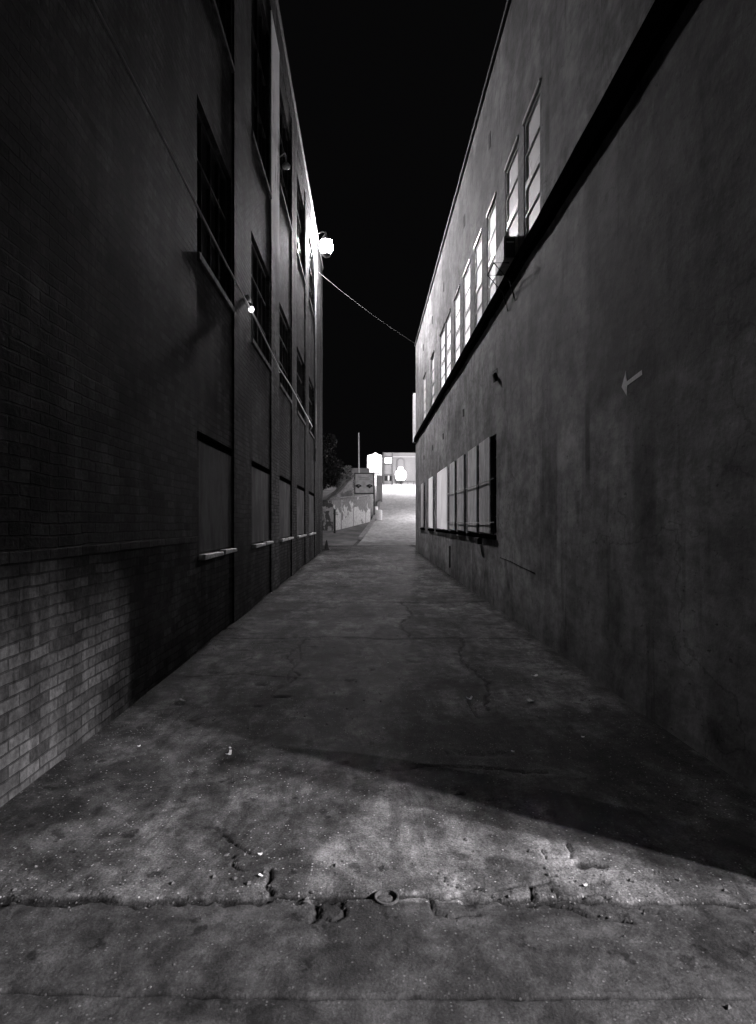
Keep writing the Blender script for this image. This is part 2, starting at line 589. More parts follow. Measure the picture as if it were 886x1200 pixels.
def grid_wall(mb, x, ys, zs, holes, depth, back=None):
    """wall sheet at X=x with rectangular openings and reveals going to x+depth"""
    ys = sorted(set([round(a, 4) for a in ys] + [round(q, 4) for h in holes for q in h[:2]]))
    zs = sorted(set([round(a, 4) for a in zs] + [round(q, 4) for h in holes for q in h[2:4]]))
    for i in range(len(ys) - 1):
        for j in range(len(zs) - 1):
            cy, cz = (ys[i] + ys[i + 1]) / 2, (zs[j] + zs[j + 1]) / 2
            if any(h[0] < cy < h[1] and h[2] < cz < h[3] for h in holes):
                continue
            mb.face([(x, ys[i], zs[j]), (x, ys[i + 1], zs[j]), (x, ys[i + 1], zs[j + 1]), (x, ys[i], zs[j + 1])])
    x2 = x + depth
    for (a, b, c, d) in [h[:4] for h in holes]:
        mb.face([(x, a, c), (x2, a, c), (x2, a, d), (x, a, d)])
        mb.face([(x, b, c), (x2, b, c), (x2, b, d), (x, b, d)])
        mb.face([(x, a, c), (x, b, c), (x2, b, c), (x2, a, c)])
        mb.face([(x, a, d), (x, b, d), (x2, b, d), (x2, a, d)])


def sash(mb, x0, x1, y0, y1, z0, z1, w, rails=(), stiles=(), thin=0.02):
    """window frame as one connected lattice between x0 and x1"""
    ycut = [y0, y0 + w] + [q for s_ in stiles for q in (s_ - thin / 2, s_ + thin / 2)] + [y1 - w, y1]
    zcut = [z0, z0 + w]
    for (r, t) in rails:
        zcut += [r - t / 2, r + t / 2]
    zcut += [z1 - w, z1]
    bars_y = {0, len(ycut) - 2} | {2 + 2 * k for k in range(len(stiles))}
    bars_z = {0, len(zcut) - 2} | {2 + 2 * k for k in range(len(rails))}
    filled = {}
    for i in range(len(ycut) - 1):
        for j in range(len(zcut) - 1):
            filled[i, j] = (i in bars_y) or (j in bars_z)
    idx = {}

    def V(i, j, k):
        key = (i, j, k)
        if key not in idx:
            idx[key] = len(mb.v)
            mb.v.append(((x0, x1)[k], ycut[i], zcut[j]))
        return idx[key]
    for (i, j), f in filled.items():
        if not f:
            continue
        for k in (0, 1):
            mb.f.append((V(i, j, k), V(i + 1, j, k), V(i + 1, j + 1, k), V(i, j + 1, k)))
        for (di, dj, a, b) in ((-1, 0, (i, j), (i, j + 1)), (1, 0, (i + 1, j), (i + 1, j + 1)),
                               (0, -1, (i, j), (i + 1, j)), (0, 1, (i, j + 1), (i + 1, j + 1))):
            if not filled.get((i + di, j + dj), False):
                mb.f.append((V(*a, 0), V(*b, 0), V(*b, 1), V(*a, 1)))


# ------------------------------------------------------------------ ground
PROFILE = [(-80, 0.0), (5, 0.0), (29, 0.28), (33, 0.36), (36, 0.62), (40, 1.12), (50, 2.58), (62, 4.35), (75, 6.3),
           (95, 8.2), (200, 14.0), (500, 18.0)]


def gz(Y):
    return float(np.interp(Y, [p[0] for p in PROFILE], [p[1] for p in PROFILE]))


mb = MB()
gx = [-300, -120, -60, -30, -15, -8, -4, 0, 4, 8, 15, 30, 60, 120, 300]
gy = [-80, -30, -10, 0, 5, 15, 29, 33, 36, 40, 45, 50, 56, 62, 70, 75, 95, 130, 200, 500]
for i in range(len(gx) - 1):
    for j in range(len(gy) - 1):
        mb.face([(gx[a], gy[b], gz(gy[b]) - 0.06) for a, b in ((i, j), (i + 1, j), (i + 1, j + 1), (i, j + 1))])
tag(mb.build('ground', M['soil'], loc=(0, 0, 0)), kind='structure')

XL, XR = -2.05, 2.30         # faces of the two buildings


def gpt(px, py):
    d = F * H / (py - VY)
    return ((px - VX) / F * d, d)


def ragged(pts, amp, step=0.05):
    out = []
    for a, b in zip(pts[:-1], pts[1:]):
        a, b = Vector((*a, 0)), Vector((*b, 0))
        n = max(2, int((b - a).length / step))
        for k in range(n):
            p = a.lerp(b, k / n)
            p += Vector((random.uniform(-amp, amp), random.uniform(-amp, amp), 0))
            out.append((p.x, p.y))
    out.append(pts[-1])
    return out


CR = []                       # cracks: polyline, half width, depth


def crack(px, w, d, amp=0.015, step=0.05, world=False):
    CR.append((ragged(px if world else [gpt(*p) for p in px], amp, step), w, d))


crack([(-2.05, 2.60), (-1.3, 2.62), (-0.6, 2.60), (-0.32, 2.63), (0.25, 2.63), (0.7, 2.61), (1.2, 2.60), (2.3, 2.55)], 0.016, 0.028, 0.02, 0.06, True)
crack([(-2.05, 2.58), (-1.5, 2.60), (-0.9, 2.59)], 0.02, 0.02, 0.025, 0.08, True)
crack([(262, 978), (278, 992), (296, 999), (302, 999)], 0.007, 0.02, 0.008, 0.03)
crack([(274, 1003), (271, 1014), (288, 1021)], 0.006, 0.02, 0.006, 0.03)
crack([(318, 1018), (314, 1034), (318, 1052)], 0.010, 0.025, 0.010, 0.03)
crack([(378, 1048), (372, 1062), (371, 1072), (366, 1080)], 0.010, 0.028, 0.008, 0.03)
crack([(402, 1049), (400, 1060), (404, 1072), (388, 1079), (372, 1073)], 0.007, 0.025, 0.008, 0.03)
crack([(500, 1048), (508, 1058), (512, 1070), (530, 1074), (560, 1070)], 0.009, 0.025, 0.010, 0.03)
crack([(582, 1042), (600, 1036), (622, 1036), (624, 1050), (640, 1056), (668, 1064), (690, 1072), (740, 1080)], 0.008, 0.025, 0.008, 0.03)
crack([(622, 1036), (645, 1030)], 0.006, 0.02, 0.006, 0.03)
crack([(636, 993), (641, 1005), (664, 1003)], 0.006, 0.02, 0.006, 0.03)
crack([(664, 986), (669, 996), (668, 1004)], 0.006, 0.02, 0.006, 0.03)
crack([(684, 1048), (700, 1044), (712, 1050), (730, 1060), (770, 1068)], 0.007, 0.022, 0.010, 0.03)
crack([(648, 1040), (660, 1052), (690, 1058)], 0.006, 0.02, 0.008, 0.03)
crack([(520, 1030), (545, 1042), (560, 1040), (580, 1050)], 0.006, 0.016, 0.012, 0.03)
crack([(440, 903), (470, 902), (500, 896), (530, 897), (560, 897), (600, 902), (640, 904)], 0.012, 0.02, 0.02, 0.06)
crack([(548, 822), (553, 832), (561, 842)], 0.01, 0.02, 0.01, 0.05)
crack([(240, 752), (300, 758), (350, 754), (400, 751), (470, 753), (520, 750)], 0.012, 0.014, 0.03, 0.1)
crack([(350, 757), (352, 775), (335, 792), (338, 800)], 0.012, 0.012, 0.02, 0.1)
crack([(-1.95, 8.3), (-1.2, 8.25), (-0.4, 8.4), (0.3, 8.2), (1.0, 8.35), (2.2, 8.2)], 0.026, 0.016, 0.03, 0.1, True)
crack([(-2.0, 11.7), (-0.8, 11.6), (0.4, 11.75), (1.3, 11.6), (2.3, 11.7)], 0.03, 0.016, 0.03, 0.12, True)
crack([(0.6, 8.3), (0.5, 9.4), (0.75, 10.3), (0.65, 11.7)], 0.022, 0.014, 0.04, 0.1, True)
crack([(-0.9, 5.6), (-0.72, 6.4), (-0.95, 7.3), (-0.8, 8.3)], 0.018, 0.016, 0.03, 0.08, True)
crack([(1.0, 5.2), (1.2, 6.1), (1.05, 7.0), (1.3, 8.3)], 0.018, 0.016, 0.03, 0.08, True)
crack([(-1.9, 6.3), (-1.3, 6.45), (-0.75, 6.3)], 0.016, 0.016, 0.03, 0.08, True)
crack([(-0.3, 14.6), (0.6, 14.8), (2.2, 14.5)], 0.04, 0.016, 0.03, 0.15, True)
crack([(590, 818), (620, 816), (650, 815)], 0.010, 0.014, 0.02, 0.08)
crack([(-2.05, 2.08), (-1.2, 2.09), (0, 2.07), (1.0, 2.08), (2.3, 2.06)], 0.009, 0.02, 0.005, 0.1, True)
POT = [(*gpt(305, 803), 0.10, 0.05, 0.018), (*gpt(330, 817), 0.10, 0.035, 0.025), (*gpt(270, 914), 0.07, 0.05, 0.02),
       (*gpt(300, 829), 0.06, 0.03, 0.018), (*gpt(690, 1012), 0.09, 0.035, 0.022), (*gpt(560, 883), 0.2, 0.06, 0.012),
       (*gpt(262, 740), 0.25, 0.06, 0.03), (*gpt(538, 929), 0.05, 0.02, 0.02), (*gpt(350, 905), 0.05, 0.02, 0.014),
       (*gpt(455, 985), 0.03, 0.015, 0.012), (*gpt(527, 996), 0.03, 0.015, 0.012)]

for k in range(46):
    POT.append((random.uniform(XL, -0.1), random.gauss(2.60, 0.012), random.uniform(0.03, 0.08), random.uniform(0.014, 0.032), random.uniform(0.02, 0.04)))
for k in range(26):
    POT.append((random.uniform(0.2, XR), random.gauss(2.60, 0.02), random.uniform(0.012, 0.045), random.uniform(0.008, 0.018), random.uniform(0.010, 0.022)))
for k in range(60):
    q_ = random.uniform(3.4, 14)
    POT.append((random.uniform(XL + 0.2, XR - 0.2), q_, random.uniform(0.02, 0.09), random.uniform(0.012, 0.05), random.uniform(0.006, 0.014)))
xs = np.arange(XL - 0.14, XR + 0.02, 0.0125)
ys = np.concatenate([np.arange(-1.0, 1.6, 0.05), np.arange(1.6, 3.7, 0.01), np.arange(3.7, 6.6, 0.02), np.arange(6.6, 14, 0.025), np.arange(14, 33.01, 0.06)])
GX, GY = np.meshgrid(xs, ys)


def vnoise(u, v, seed):
    r = np.random.default_rng(seed).random((256, 256))
    i, j = np.floor(u).astype(int), np.floor(v).astype(int)
    fu, fv = u - i, v - j
    fu, fv = fu * fu * (3 - 2 * fu), fv * fv * (3 - 2 * fv)
    g = lambda a, b: r[a % 256, b % 256]
    return (g(i, j) * (1 - fu) + g(i + 1, j) * fu) * (1 - fv) + (g(i, j + 1) * (1 - fu) + g(i + 1, j + 1) * fu) * fv


def fbm(u, v, seed, octs=4):
    s_, a, t_ = 0, 1.0, 0
    for k in range(octs):
        s_ = s_ + a * vnoise(u * 2 ** k, v * 2 ** k, seed + k)
        t_ += a
        a *= 0.55
    return s_ / t_


Z = np.interp(GY, [p[0] for p in PROFILE], [p[1] for p in PROFILE])
Z = Z + (fbm(GX * 0.9, GY * 0.6, 3, 2) - 0.5) * 0.03 * np.clip((GY - 1) / 3, 0.3, 1)
near = np.clip((3.9 - GY) / 1.0, 0, 1)
Z += (fbm(GX * 9, GY * 9, 11, 3) - 0.5) * (0.0022 + 0.010 * near * (fbm(GX * 2, GY * 2, 17, 3)))
Z += (fbm(GX * 34, GY * 34, 23, 2) - 0.5) * (0.0015 + 0.006 * near * np.clip(fbm(GX * 1.5, GY * 2.5, 29, 3) * 3 - 1.1, 0, 1))
CRK = np.zeros_like(Z)
for pts, w, d in CR:
    for a, b in zip(pts[:-1], pts[1:]):
        m_ = 4 * w + 0.03
        j0, j1 = np.searchsorted(ys, [min(a[1], b[1]) - m_, max(a[1], b[1]) + m_])
        i0, i1 = np.searchsorted(xs, [min(a[0], b[0]) - m_, max(a[0], b[0]) + m_])
        if j1 <= j0 or i1 <= i0:
            continue
        X_, Y_ = GX[j0:j1, i0:i1], GY[j0:j1, i0:i1]
        dx, dy = b[0] - a[0], b[1] - a[1]
        L2 = dx * dx + dy * dy + 1e-9
        t_ = np.clip(((X_ - a[0]) * dx + (Y_ - a[1]) * dy) / L2, 0, 1)
        D = np.hypot(X_ - a[0] - t_ * dx, Y_ - a[1] - t_ * dy)
        ww = w * (0.35 + 1.3 * fbm(X_ * 14, Y_ * 14, 41, 2))
        k = np.clip(1.25 - D / ww, 0, 1)
        CRK[j0:j1, i0:i1] = np.maximum(CRK[j0:j1, i0:i1], k * d)
for (cx, cy, rx, ry, d) in POT:
    q = np.sqrt(((GX - cx) / rx) ** 2 + ((GY - cy) / ry) ** 2) + (fbm(GX * 22, GY * 22, 61, 3) - 0.5) * 1.6
    CRK = np.maximum(CRK, np.clip(1.2 - q, 0, 1) * d)
Z -= CRK
nv, nu = Z.shape
me = bpy.data.meshes.new('alley_pavement')
co = np.stack([GX, GY, Z], -1).reshape(-1, 3)
me.vertices.add(len(co))
me.vertices.foreach_set('co', co.ravel())
idx = np.arange(nv * nu).reshape(nv, nu)
qf = np.stack([idx[:-1, :-1], idx[:-1, 1:], idx[1:, 1:], idx[1:, :-1]], -1).reshape(-1, 4)
me.loops.add(qf.size)
me.loops.foreach_set('vertex_index', qf.ravel())
me.polygons.add(len(qf))
me.polygons.foreach_set('loop_start', np.arange(0, qf.size, 4))
me.polygons.foreach_set('loop_total', np.full(len(qf), 4))
me.update()
ca = me.attributes.new('crack', 'FLOAT', 'POINT')
ca.data.foreach_set('value', np.clip(CRK / 0.02, 0, 1).ravel())
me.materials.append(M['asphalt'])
me.shade_smooth()
pav = bpy.data.objects.new('alley_pavement', me)
COL.objects.link(pav)
tag(pav, kind='structure')


def surf(x, y):
    i = int(np.clip(np.searchsorted(xs, x), 0, nu - 1))
    j = int(np.clip(np.searchsorted(ys, y), 0, nv - 1))
    return float(Z[j, i])


# the side street's apron in front of the alley (behind the camera)
mb = MB()
for a, b in ((-40, XL - 0.14), (XR, 40)):
    mb.face([(a, -20, -0.03), (b, -20, -0.03), (b, 1.6, -0.03), (a, 1.6, -0.03)])
mb.face([(XL - 0.14, -20, -0.03), (XR, -20, -0.03), (XR, -1, -0.03), (XL - 0.14, -1, -0.03)])
tag(mb.build('street', M['asphalt'], loc=(0, 0, 0)), kind='structure')

# the road climbing beyond the alley: left edge, right edge by distance
EDGE = [(33, -0.55, 7.5), (36, -0.25, 7.5), (40, 0.15, 7.5), (44, 0.6, 7.2), (50, 1.0, 7.0), (62, 1.5, 7.0), (75.4, 2.0, 7.0)]
mb = MB()
for (ya, la, ra), (yb, lb, rb) in zip(EDGE[:-1], EDGE[1:]):
    n = 6
    for k in range(n):
        q0, q1 = k / n, (k + 1) / n
        f = lambda q, a, b: a + (b - a) * q
        y0, y1 = f(q0, ya, yb), f(q1, ya, yb)
        for m_ in range(8):
            s0, s1 = m_ / 8, (m_ + 1) / 8
            P = lambda q, s_, y: (f(s_, f(q, la, lb), f(q, ra, rb)), y, gz(y))
            mb.face([P(q0, s0, y0), P(q0, s1, y0), P(q1, s1, y1), P(q1, s0, y1)])
tag(mb.build('road', M['road'], loc=(0, 0, 0)), kind='structure')
mb = MB()
for (ya, la, _), (yb, lb, _) in zip(EDGE[1:-1], EDGE[2:]):
    mb.obox((la, ya), (lb, yb), 0.25, gz(ya) - 0.05, gz(ya) + 0.12, gz(yb) - 0.05, gz(yb) + 0.12)
pv = MB()
for (ya, la, _), (yb, lb, _) in zip(EDGE[:-1], EDGE[1:]):
    for k in range(4):
        q0, q1 = k / 4, (k + 1) / 4
        y0, y1 = ya + (yb - ya) * q0, ya + (yb - ya) * q1
        x0, x1 = la + (lb - la) * q0 - 0.2, la + (lb - la) * q1 - 0.2
        pv.face([(-6, y0, gz(y0) - 0.004), (x0, y0, gz(y0) - 0.004), (x1, y1, gz(y1) - 0.004), (-6, y1, gz(y1) - 0.004)])
tag(pv.build('pavement', M['verge'], loc=(0, 0, 0)), kind='structure')
tag(mb.build('kerb', M['kerb'], loc=(0, 0, 0)), kind='structure')

# ------------------------------------------------------------------ right building
ZR = 9.9
Y0R, Y1R = 2.39, 29.0
rb = thing('stucco_building', 'long grey stucco building on the right with a black ledge and two rows of windows', 'building', (XR, Y0R, 0))
UP = [(8.16, 9.0), (9.36, 10.2), (10.97, 11.74), (12.3, 13.1), (13.7, 14.62), (15.2, 16.15), (16.9, 17.9), (18.2, 19.25), (21.0, 22.0), (24.1, 25.0)]
ZU0, ZU1 = 5.62, 7.42
LOW = [(10.92, 12.52), (12.62, 13.92), (14.3, 15.55), (15.8, 16.95), (17.35, 20.05), (21.0, 22.75), (24.4, 26.0)]
ZL0, ZL1 = 1.36, 3.18
holes = [(a, b, ZU0, ZU1) for a, b in UP] + [(a, b, ZL0, ZL1) for a, b in LOW]
mb = MB()
grid_wall(mb, XR, list(np.arange(Y0R, Y1R, 0.9)) + [Y1R], [-0.3, 0.6, 1.0, 4.2, 5.4, 8.5, ZR], holes, 0.16)
B = XR + 12
mb.face([(XR, Y0R, -0.3), (B, Y0R, -0.3), (B, Y0R, ZR), (XR, Y0R, ZR)])
mb.face([(XR, Y1R, -0.3), (B, Y1R, -0.3), (B, Y1R, ZR), (XR, Y1R, ZR)])
mb.face([(B, Y0R, -0.3), (B, Y1R, -0.3), (B, Y1R, ZR), (B, Y0R, ZR)])
mb.build('wall', M['stucco'], rb)
MB().box(XR + 0.02, B - 0.02, Y0R + 0.02, Y1R - 0.02, ZR - 0.3, ZR - 0.1).build('roof', M['tar'], rb)
MB().box(XR - 0.05, XR + 0.28, Y0R - 0.05, Y1R + 0.05, ZR + 0.003, ZR + 0.09).build('coping', M['coping'], rb, bevel=0.01)
# ledge with a wavering tarred lower edge
mb = MB()
yy = list(np.arange(Y0R, Y1R + 0.001, 0.12))
low = [5.36 + 0.05 * (noise.noise((y * 0.9, 1.3, 0)) + 0.5 * noise.noise((y * 3.1, 4.0, 0))) - 0.07 * max(0, (9 - y) / 6) for y in yy]
hi = [5.595 + 0.012 * noise.noise((y * 1.3, 8.0, 0)) + 0.06 * max(0, (8 - y) / 5) for y in yy]
p = 0.085
i0 = 0
for y, a, b in zip(yy, low, hi):
    mb.v += [(XR + 0.01, y, a), (XR - p, y, a + 0.02), (XR - p, y, b - 0.02), (XR + 0.01, y, b)]
for k in range(len(yy) - 1):
    for j in range(4):
        a, b = 4 * k + j, 4 * k + (j + 1) % 4
        mb.f.append((a, b, b + 4, a + 4))
mb.f.append((0, 1, 2, 3))
mb.f.append(tuple(4 * (len(yy) - 1) + j for j in range(4))[::-1])
mb.build('ledge', M['tar'], rb)
for i, (a, b) in enumerate(UP):
    mb = MB()
    zm = ZU0 + 0.86
    sash(mb, XR + 0.012, XR + 0.07, a + 0.004, b - 0.004, ZU0 + 0.004, ZU1 - 0.004, 0.055, [(ZU0 + 0.42, 0.022), (zm, 0.10), (ZU0 + 1.30, 0.022)])
    w = mb.build('window', M['frame'], rb)
    MB().box(XR + 0.035, XR + 0.05, a + 0.05, b - 0.05, ZU0 + 0.05, ZU1 - 0.05).build('pane', M['lit'] if 4 <= i <= 7 else M['dimglow'] if i in (2, 3) else M['blind'], w)  # 'lit' and 'dimglow' panes carry added emission
    MB().box(XR - 0.02, XR + 0.05, a - 0.03, b + 0.03, ZU1 - 0.002, ZU1 + 0.06).build('lintel', M['darkframe'] if i > 1 else M['frame'], w)
# lower windows: shutter boards with dark gaps between
for i, (a, b) in enumerate(LOW):
    mb = MB()
    sash(mb, XR + 0.09, XR + 0.13, a + 0.004, b - 0.004, ZL0 + 0.004, ZL1 - 0.004, 0.04,
         [(ZL0 + 0.35, 0.02), (ZL0 + 0.75, 0.02), (ZL0 + 1.1, 0.02), (ZL0 + 1.45, 0.02)], [a + (b - a) * 0.5, b - 0.18])
    w = mb.build('window', M['darkframe'], rb)
    MB().box(XR + 0.14, XR + 0.155, a + 0.01, b - 0.01, ZL0 + 0.01, ZL1 - 0.01).build('pane', M['glass'], w)
    bm_ = M['boardglow'] if i in (4, 5) else M['board'] if i > 5 else M['boardgrey'] if i in (0, 2) else M['boardpale']
    if i == 4:
        spans = [(17.62, 18.72), (18.76, 19.95)]
    else:
        spans = [(a + (0.50 if i == 0 else 0.16), b - 0.03)]
        if i >= 5:
            spans = [(a + 0.45, b - 0.05)]
    for (c, d) in spans:
        mb = MB()
        n = 5
        t_ = random.uniform(-0.012, 0.012)
        mb.prism([(XR - 0.022, c, ZL0 + 0.03), (XR - 0.022, d + t_, ZL0 + 0.05), (XR - 0.022, d, ZL1 + 0.015), (XR - 0.022, c - t_, ZL1 + 0.02)], (0.03, 0, 0))
        mb.build('glowing_board' if i in (4, 5) else 'shutter_board', bm_, w, bevel=0.004)
    MB().box(XR - 0.05, XR + 0.09, a - 0.03, b + 0.03, ZL0 - 0.07, ZL0 + 0.003).build('sill', M['tar'], w, bevel=0.005)
# iron rods across the boards
for z in (ZL0 + 0.24, ZL0 + 1.02):
    MB().tube([(XR - 0.045, 10.9, z), (XR - 0.045, 13.5, z - 0.02), (XR - 0.045, 17.2, z + 0.01)], 0.008).build('security_rod', M['metal'], rb)
# bare grille in the nearest opening
mb = MB()
mb.tube([(XR - 0.02, 11.05, ZL0), (XR - 0.02, 11.05, ZL1 - 0.05)], 0.012)
mb.build('grille_bar', M['blackmetal'], rb)
# vents
VL = [(10.98, 4.22, 0.17, 0.2), (14.62, 4.2, 0.12, 0.17), (18.5, 4.18, 0.13, 0.17), (21.5, 4.2, 0.13, 0.17), (24.7, 4.2, 0.13, 0.16),
      (11.5, 8.74, 0.10, 0.27), (14.5, 8.7, 0.12, 0.27), (18.4, 8.65, 0.13, 0.27), (21.6, 8.7, 0.13, 0.25), (25.0, 8.7, 0.13, 0.25)]
for (y, z, hw, h) in VL:
    mb = MB()
    mb.prism([(XR - 0.006, y - hw, z - h * 0.6), (XR - 0.006, y + hw, z - h * 0.45), (XR - 0.006, y + hw, z + h * 0.6), (XR - 0.006, y - hw * 0.9, z + h * 0.5)], (0.01, 0, 0))
    v = mb.build('vent', M['void'], rb)
    if y == 10.98:
        MB().prism([(XR - 0.09, y - hw * 1.7, z - 0.17), (XR - 0.09, y - hw * 1.0, z - 0.04), (XR - 0.01, y - hw * 0.2, z + 0.04), (XR - 0.01, y - hw * 0.6, z - 0.12)],
                   (0.012, 0.0, 0.02)).build('vent_flap', M['blackmetal'], v)
# painted arrow
arr = [(728.5, 453.5), (733.5, 434.5), (734.6, 447), (752, 433.5), (752.5, 439), (734.9, 452), (734.5, 464)]
poly = []
for (px, py) in arr:
    Y = (XR - 0.002) * F / (px - VX)
    poly.append((XR - 0.003, Y, H - (py - VY) / F * Y))
MB().prism(poly, (0.002, 0, 0)).build('painted_arrow', M['arrow'], rb)
# downpipe stub and drain box under the lower windows
MB().box(XR - 0.035, XR + 0.01, 16.9, 16.96, 0.35, 0.95).build('downpipe', M['darkframe'], rb, bevel=0.006)
MB().box(XR - 0.09, XR + 0.01, 12.3, 12.55, 1.16, 1.285).build('drain_box', M['blackmetal'], rb, bevel=0.01)
# chipped settlement crack as a raised bead of filler
MB().tube([(XR - 0.002, 8.4, 0.90), (XR - 0.002, 9.1, 0.93), (XR - 0.002, 9.8, 0.97), (XR - 0.002, 10.6, 0.99)], 0.005, 5).build('filled_crack', M['tar'], rb)

# white panel past the far corner
o = MB().box(XR - 0.1, XR + 0.35, Y1R + 0.003, Y1R + 0.5, 5.4, 7.7).build('wall_panel', M['white'])
tag(o, 'narrow blank white box fixed to the upper far corner of the grey stucco building', 'wall panel')

# air conditioner on its bracket
ac = thing('air_conditioner', 'window air conditioner box on a wire bracket above the black ledge', 'air conditioner', (XR, 9.7, 5.6))
MB().box(XR - 0.20, XR + 0.04, 9.42, 10.05, 5.625, 5.99).build('casing', M['casing'], ac, bevel=0.012)
mb = MB()
mb.box(XR - 0.175, XR - 0.03, 9.405, 9.419, 5.66, 5.95)
mb.build('side_grille', M['blackmetal'], ac)
MB().box(XR - 0.16, XR - 0.05, 9.398, 9.404, 5.88, 5.90).build('maker_plate', M['sill'], ac)
for y in (9.5, 9.98):
    mb = MB()
    mb.tube([(XR - 0.1, y, 5.612), (XR - 0.34, y, 5.612), (XR - 0.095, y, 5.33), (XR - 0.012, y - 0.02, 5.02)], 0.011, 6)
    mb.build('bracket', M['blackmetal'], ac)
MB().tube([(XR - 0.34, 9.5, 5.612), (XR - 0.34, 9.98, 5.612)], 0.011, 6).build('cross_bar', M['blackmetal'], ac)

# ------------------------------------------------------------------ left building
ZLF = 13.35
Y0L, Y1L = 0.6, 28.4
XB = XL - 0.03               # plane of the recessed bays
lb = thing('brick_building', 'tall dark brick building on the left with pilasters and bricked up windows', 'building', (XL, Y0L, 0))
BAY = [(7.4, 9.5), (10.9, 13.2), (14.4, 16.8), (18.0, 20.5), (21.7, 24.2)]
hol = []
for i, (a, b) in enumerate(BAY):
    hol.append((a + 0.12, b - 0.10, 4.9, 6.85))
    hol.append((a + 0.12, b - 0.10, 8.6 if i < 2 else 9.6, 12.0))
    hol.append((a + 0.2, b - 0.02, 1.22, 2.62))
mb = MB()
grid_wall(mb, XB, [Y0L + 0.02, Y1L - 0.02], [-0.3, ZLF - 0.1], hol, -0.16)
BL = XL - 13
mb.face([(XL - 0.02, Y0L, -0.3), (BL, Y0L, -0.3), (BL, Y0L, ZLF), (XL - 0.02, Y0L, ZLF)])
mb.face([(XL - 0.02, Y1L, -0.3), (BL, Y1L, -0.3), (BL, Y1L, ZLF), (XL - 0.02, Y1L, ZLF)])
mb.face([(BL, Y0L, -0.3), (BL, Y1L, -0.3), (BL, Y1L, ZLF), (BL, Y0L, ZLF)])
mb.build('wall', M['brick'], lb)
MB().box(BL, XB - 0.05, Y0L + 0.02, Y1L - 0.02, ZLF - 0.3, ZLF - 0.15).build('roof', M['tar'], lb)
PIL = [(Y0L + 0.003, 7.4), (9.5, 10.9), (13.2, 14.4), (16.8, 18.0), (20.5, 21.7), (24.2, Y1L - 0.003)]
for i, (a, b) in enumerate(PIL):
    MB().box(XB - 0.02, XL, a, b, -0.3, ZLF - 0.75).build('pilaster', M['brick_pale'] if i == 2 else M['brick'], lb)
MB().box(XB - 0.3, XL + 0.003, Y0L - 0.003, Y1L + 0.003, ZLF - 0.75, ZLF - 0.06).build('parapet', M['brick'], lb)
MB().box(XB - 0.34, XL + 0.05, Y0L - 0.05, Y1L + 0.05, ZLF - 0.058, ZLF + 0.03).build('coping', M['coping'], lb, bevel=0.01)
for i, (a, b) in enumerate(BAY):
    for (z0, z1) in ((4.9, 6.85), (8.6 if i < 2 else 9.6, 12.0)):
        y0, y1 = a + 0.124, b - 0.104
        mb = MB()
        zz = z1 - z0
        sash(mb, XB - 0.13, XB - 0.07, y0, y1, z0 + 0.004, z1 - 0.004, 0.06,
             [(z0 + zz * 0.34, 0.025), (z0 + zz * 0.67, 0.04)], [y0 + (y1 - y0) * 0.25, y0 + (y1 - y0) * 0.5, y0 + (y1 - y0) * 0.75])
        w = mb.build('window', M['darkframe'], lb)
        MB().box(XB - 0.115, XB - 0.10, y0 + 0.05, y1 - 0.05, z0 + 0.05, z1 - 0.05).build('pane', M['glass'], w)
        MB().box(XB - 0.02, XB + 0.05, y0 - 0.06, y1 + 0.06, z0 - 0.09, z0 - 0.003).build('sill', M['plaster'], w, bevel=0.008)
    # rendered infill of the ground floor window with its broken white sill
    y0, y1 = a + 0.204, b - 0.024
    inf = MB().box(XB - 0.12, XB - 0.008, y0, y1, 1.226, 2.616).build('bricked_up_window', M['plaster'], lb)
    ym = y0 + (y1 - y0) * (0.55 if i != 2 else 0.5)
    for (c, d, dz) in ((y0 - 0.02, ym - 0.05, 0.0), (ym + 0.05, y1 + 0.0, 0.012)):
        mb = MB()
        mb.prism([(XB + 0.085, c, 1.13 + dz), (XB + 0.085, d, 1.14 + dz), (XB + 0.085, d - 0.02, 1.19 + dz), (XB + 0.085, c + 0.03, 1.20 + dz)], (-0.11, 0, 0))
        mb.build('broken_sill', M['sill'], inf, bevel=0.01)
    MB().box(XB - 0.03, XB + 0.012, y0 - 0.08, y1 - 0.002, 2.623, 2.72).build('lintel', M['tar'], inf)
# a shallow course of raised bricks along the near wall
mb = MB()
MB().box(XL - 0.05, XL + 0.012, 1.2, 7.36, 1.36, 1.43).build('string_course', M['brick'], lb, bevel=0.006)

# lamp at the top of the conduit
wl = thing('wall_lamp', 'lit hooded lamp at the top of a conduit high on the brick building', 'lamp', (XL, 24.2, 12.4))
mb = MB()
mb.tube([(XL + 0.0, 24.2, 12.55), (XL + 0.10, 24.2, 12.95), (XL + 0.30, 24.2, 13.05), (LAMP.x, 24.2, 12.98)], 0.025, 8)
mb.build('arm', M['metal'], wl, smooth=True)
mb = MB()
mb.lathe((LAMP.x, LAMP.y, LAMP.z), [(0.05, 0.42), (0.07, 0.34), (0.15, 0.22), (0.23, 0.08), (0.24, 0.05), (0.235, 0.048), (0.22, 0.08), (0.14, 0.21), (0.06, 0.32), (0.04, 0.40)], 24)
mb.build('hood', M['hood'], wl, smooth=True)
mb = MB()
mb.lathe((LAMP.x, LAMP.y, LAMP.z - 0.20), [(0.02, 0.26)] + [(0.26 * math.sin(R(a)), 0.26 * math.cos(R(a))) for a in range(10, 180, 10)] + [(0.02, -0.26)], 24)
gl = mb.build('globe', M['globe'], wl, smooth=True)
MB().lathe((LAMP.x, LAMP.y, LAMP.z - 0.47), [(0.10, 0.05), (0.17, 0.03), (0.18, -0.02), (0.16, -0.06), (0.10, -0.10), (0.02, -0.11)], 20).build('shading_can', M['hood'], wl, smooth=True)  # can added below the globe to shade the ground beneath
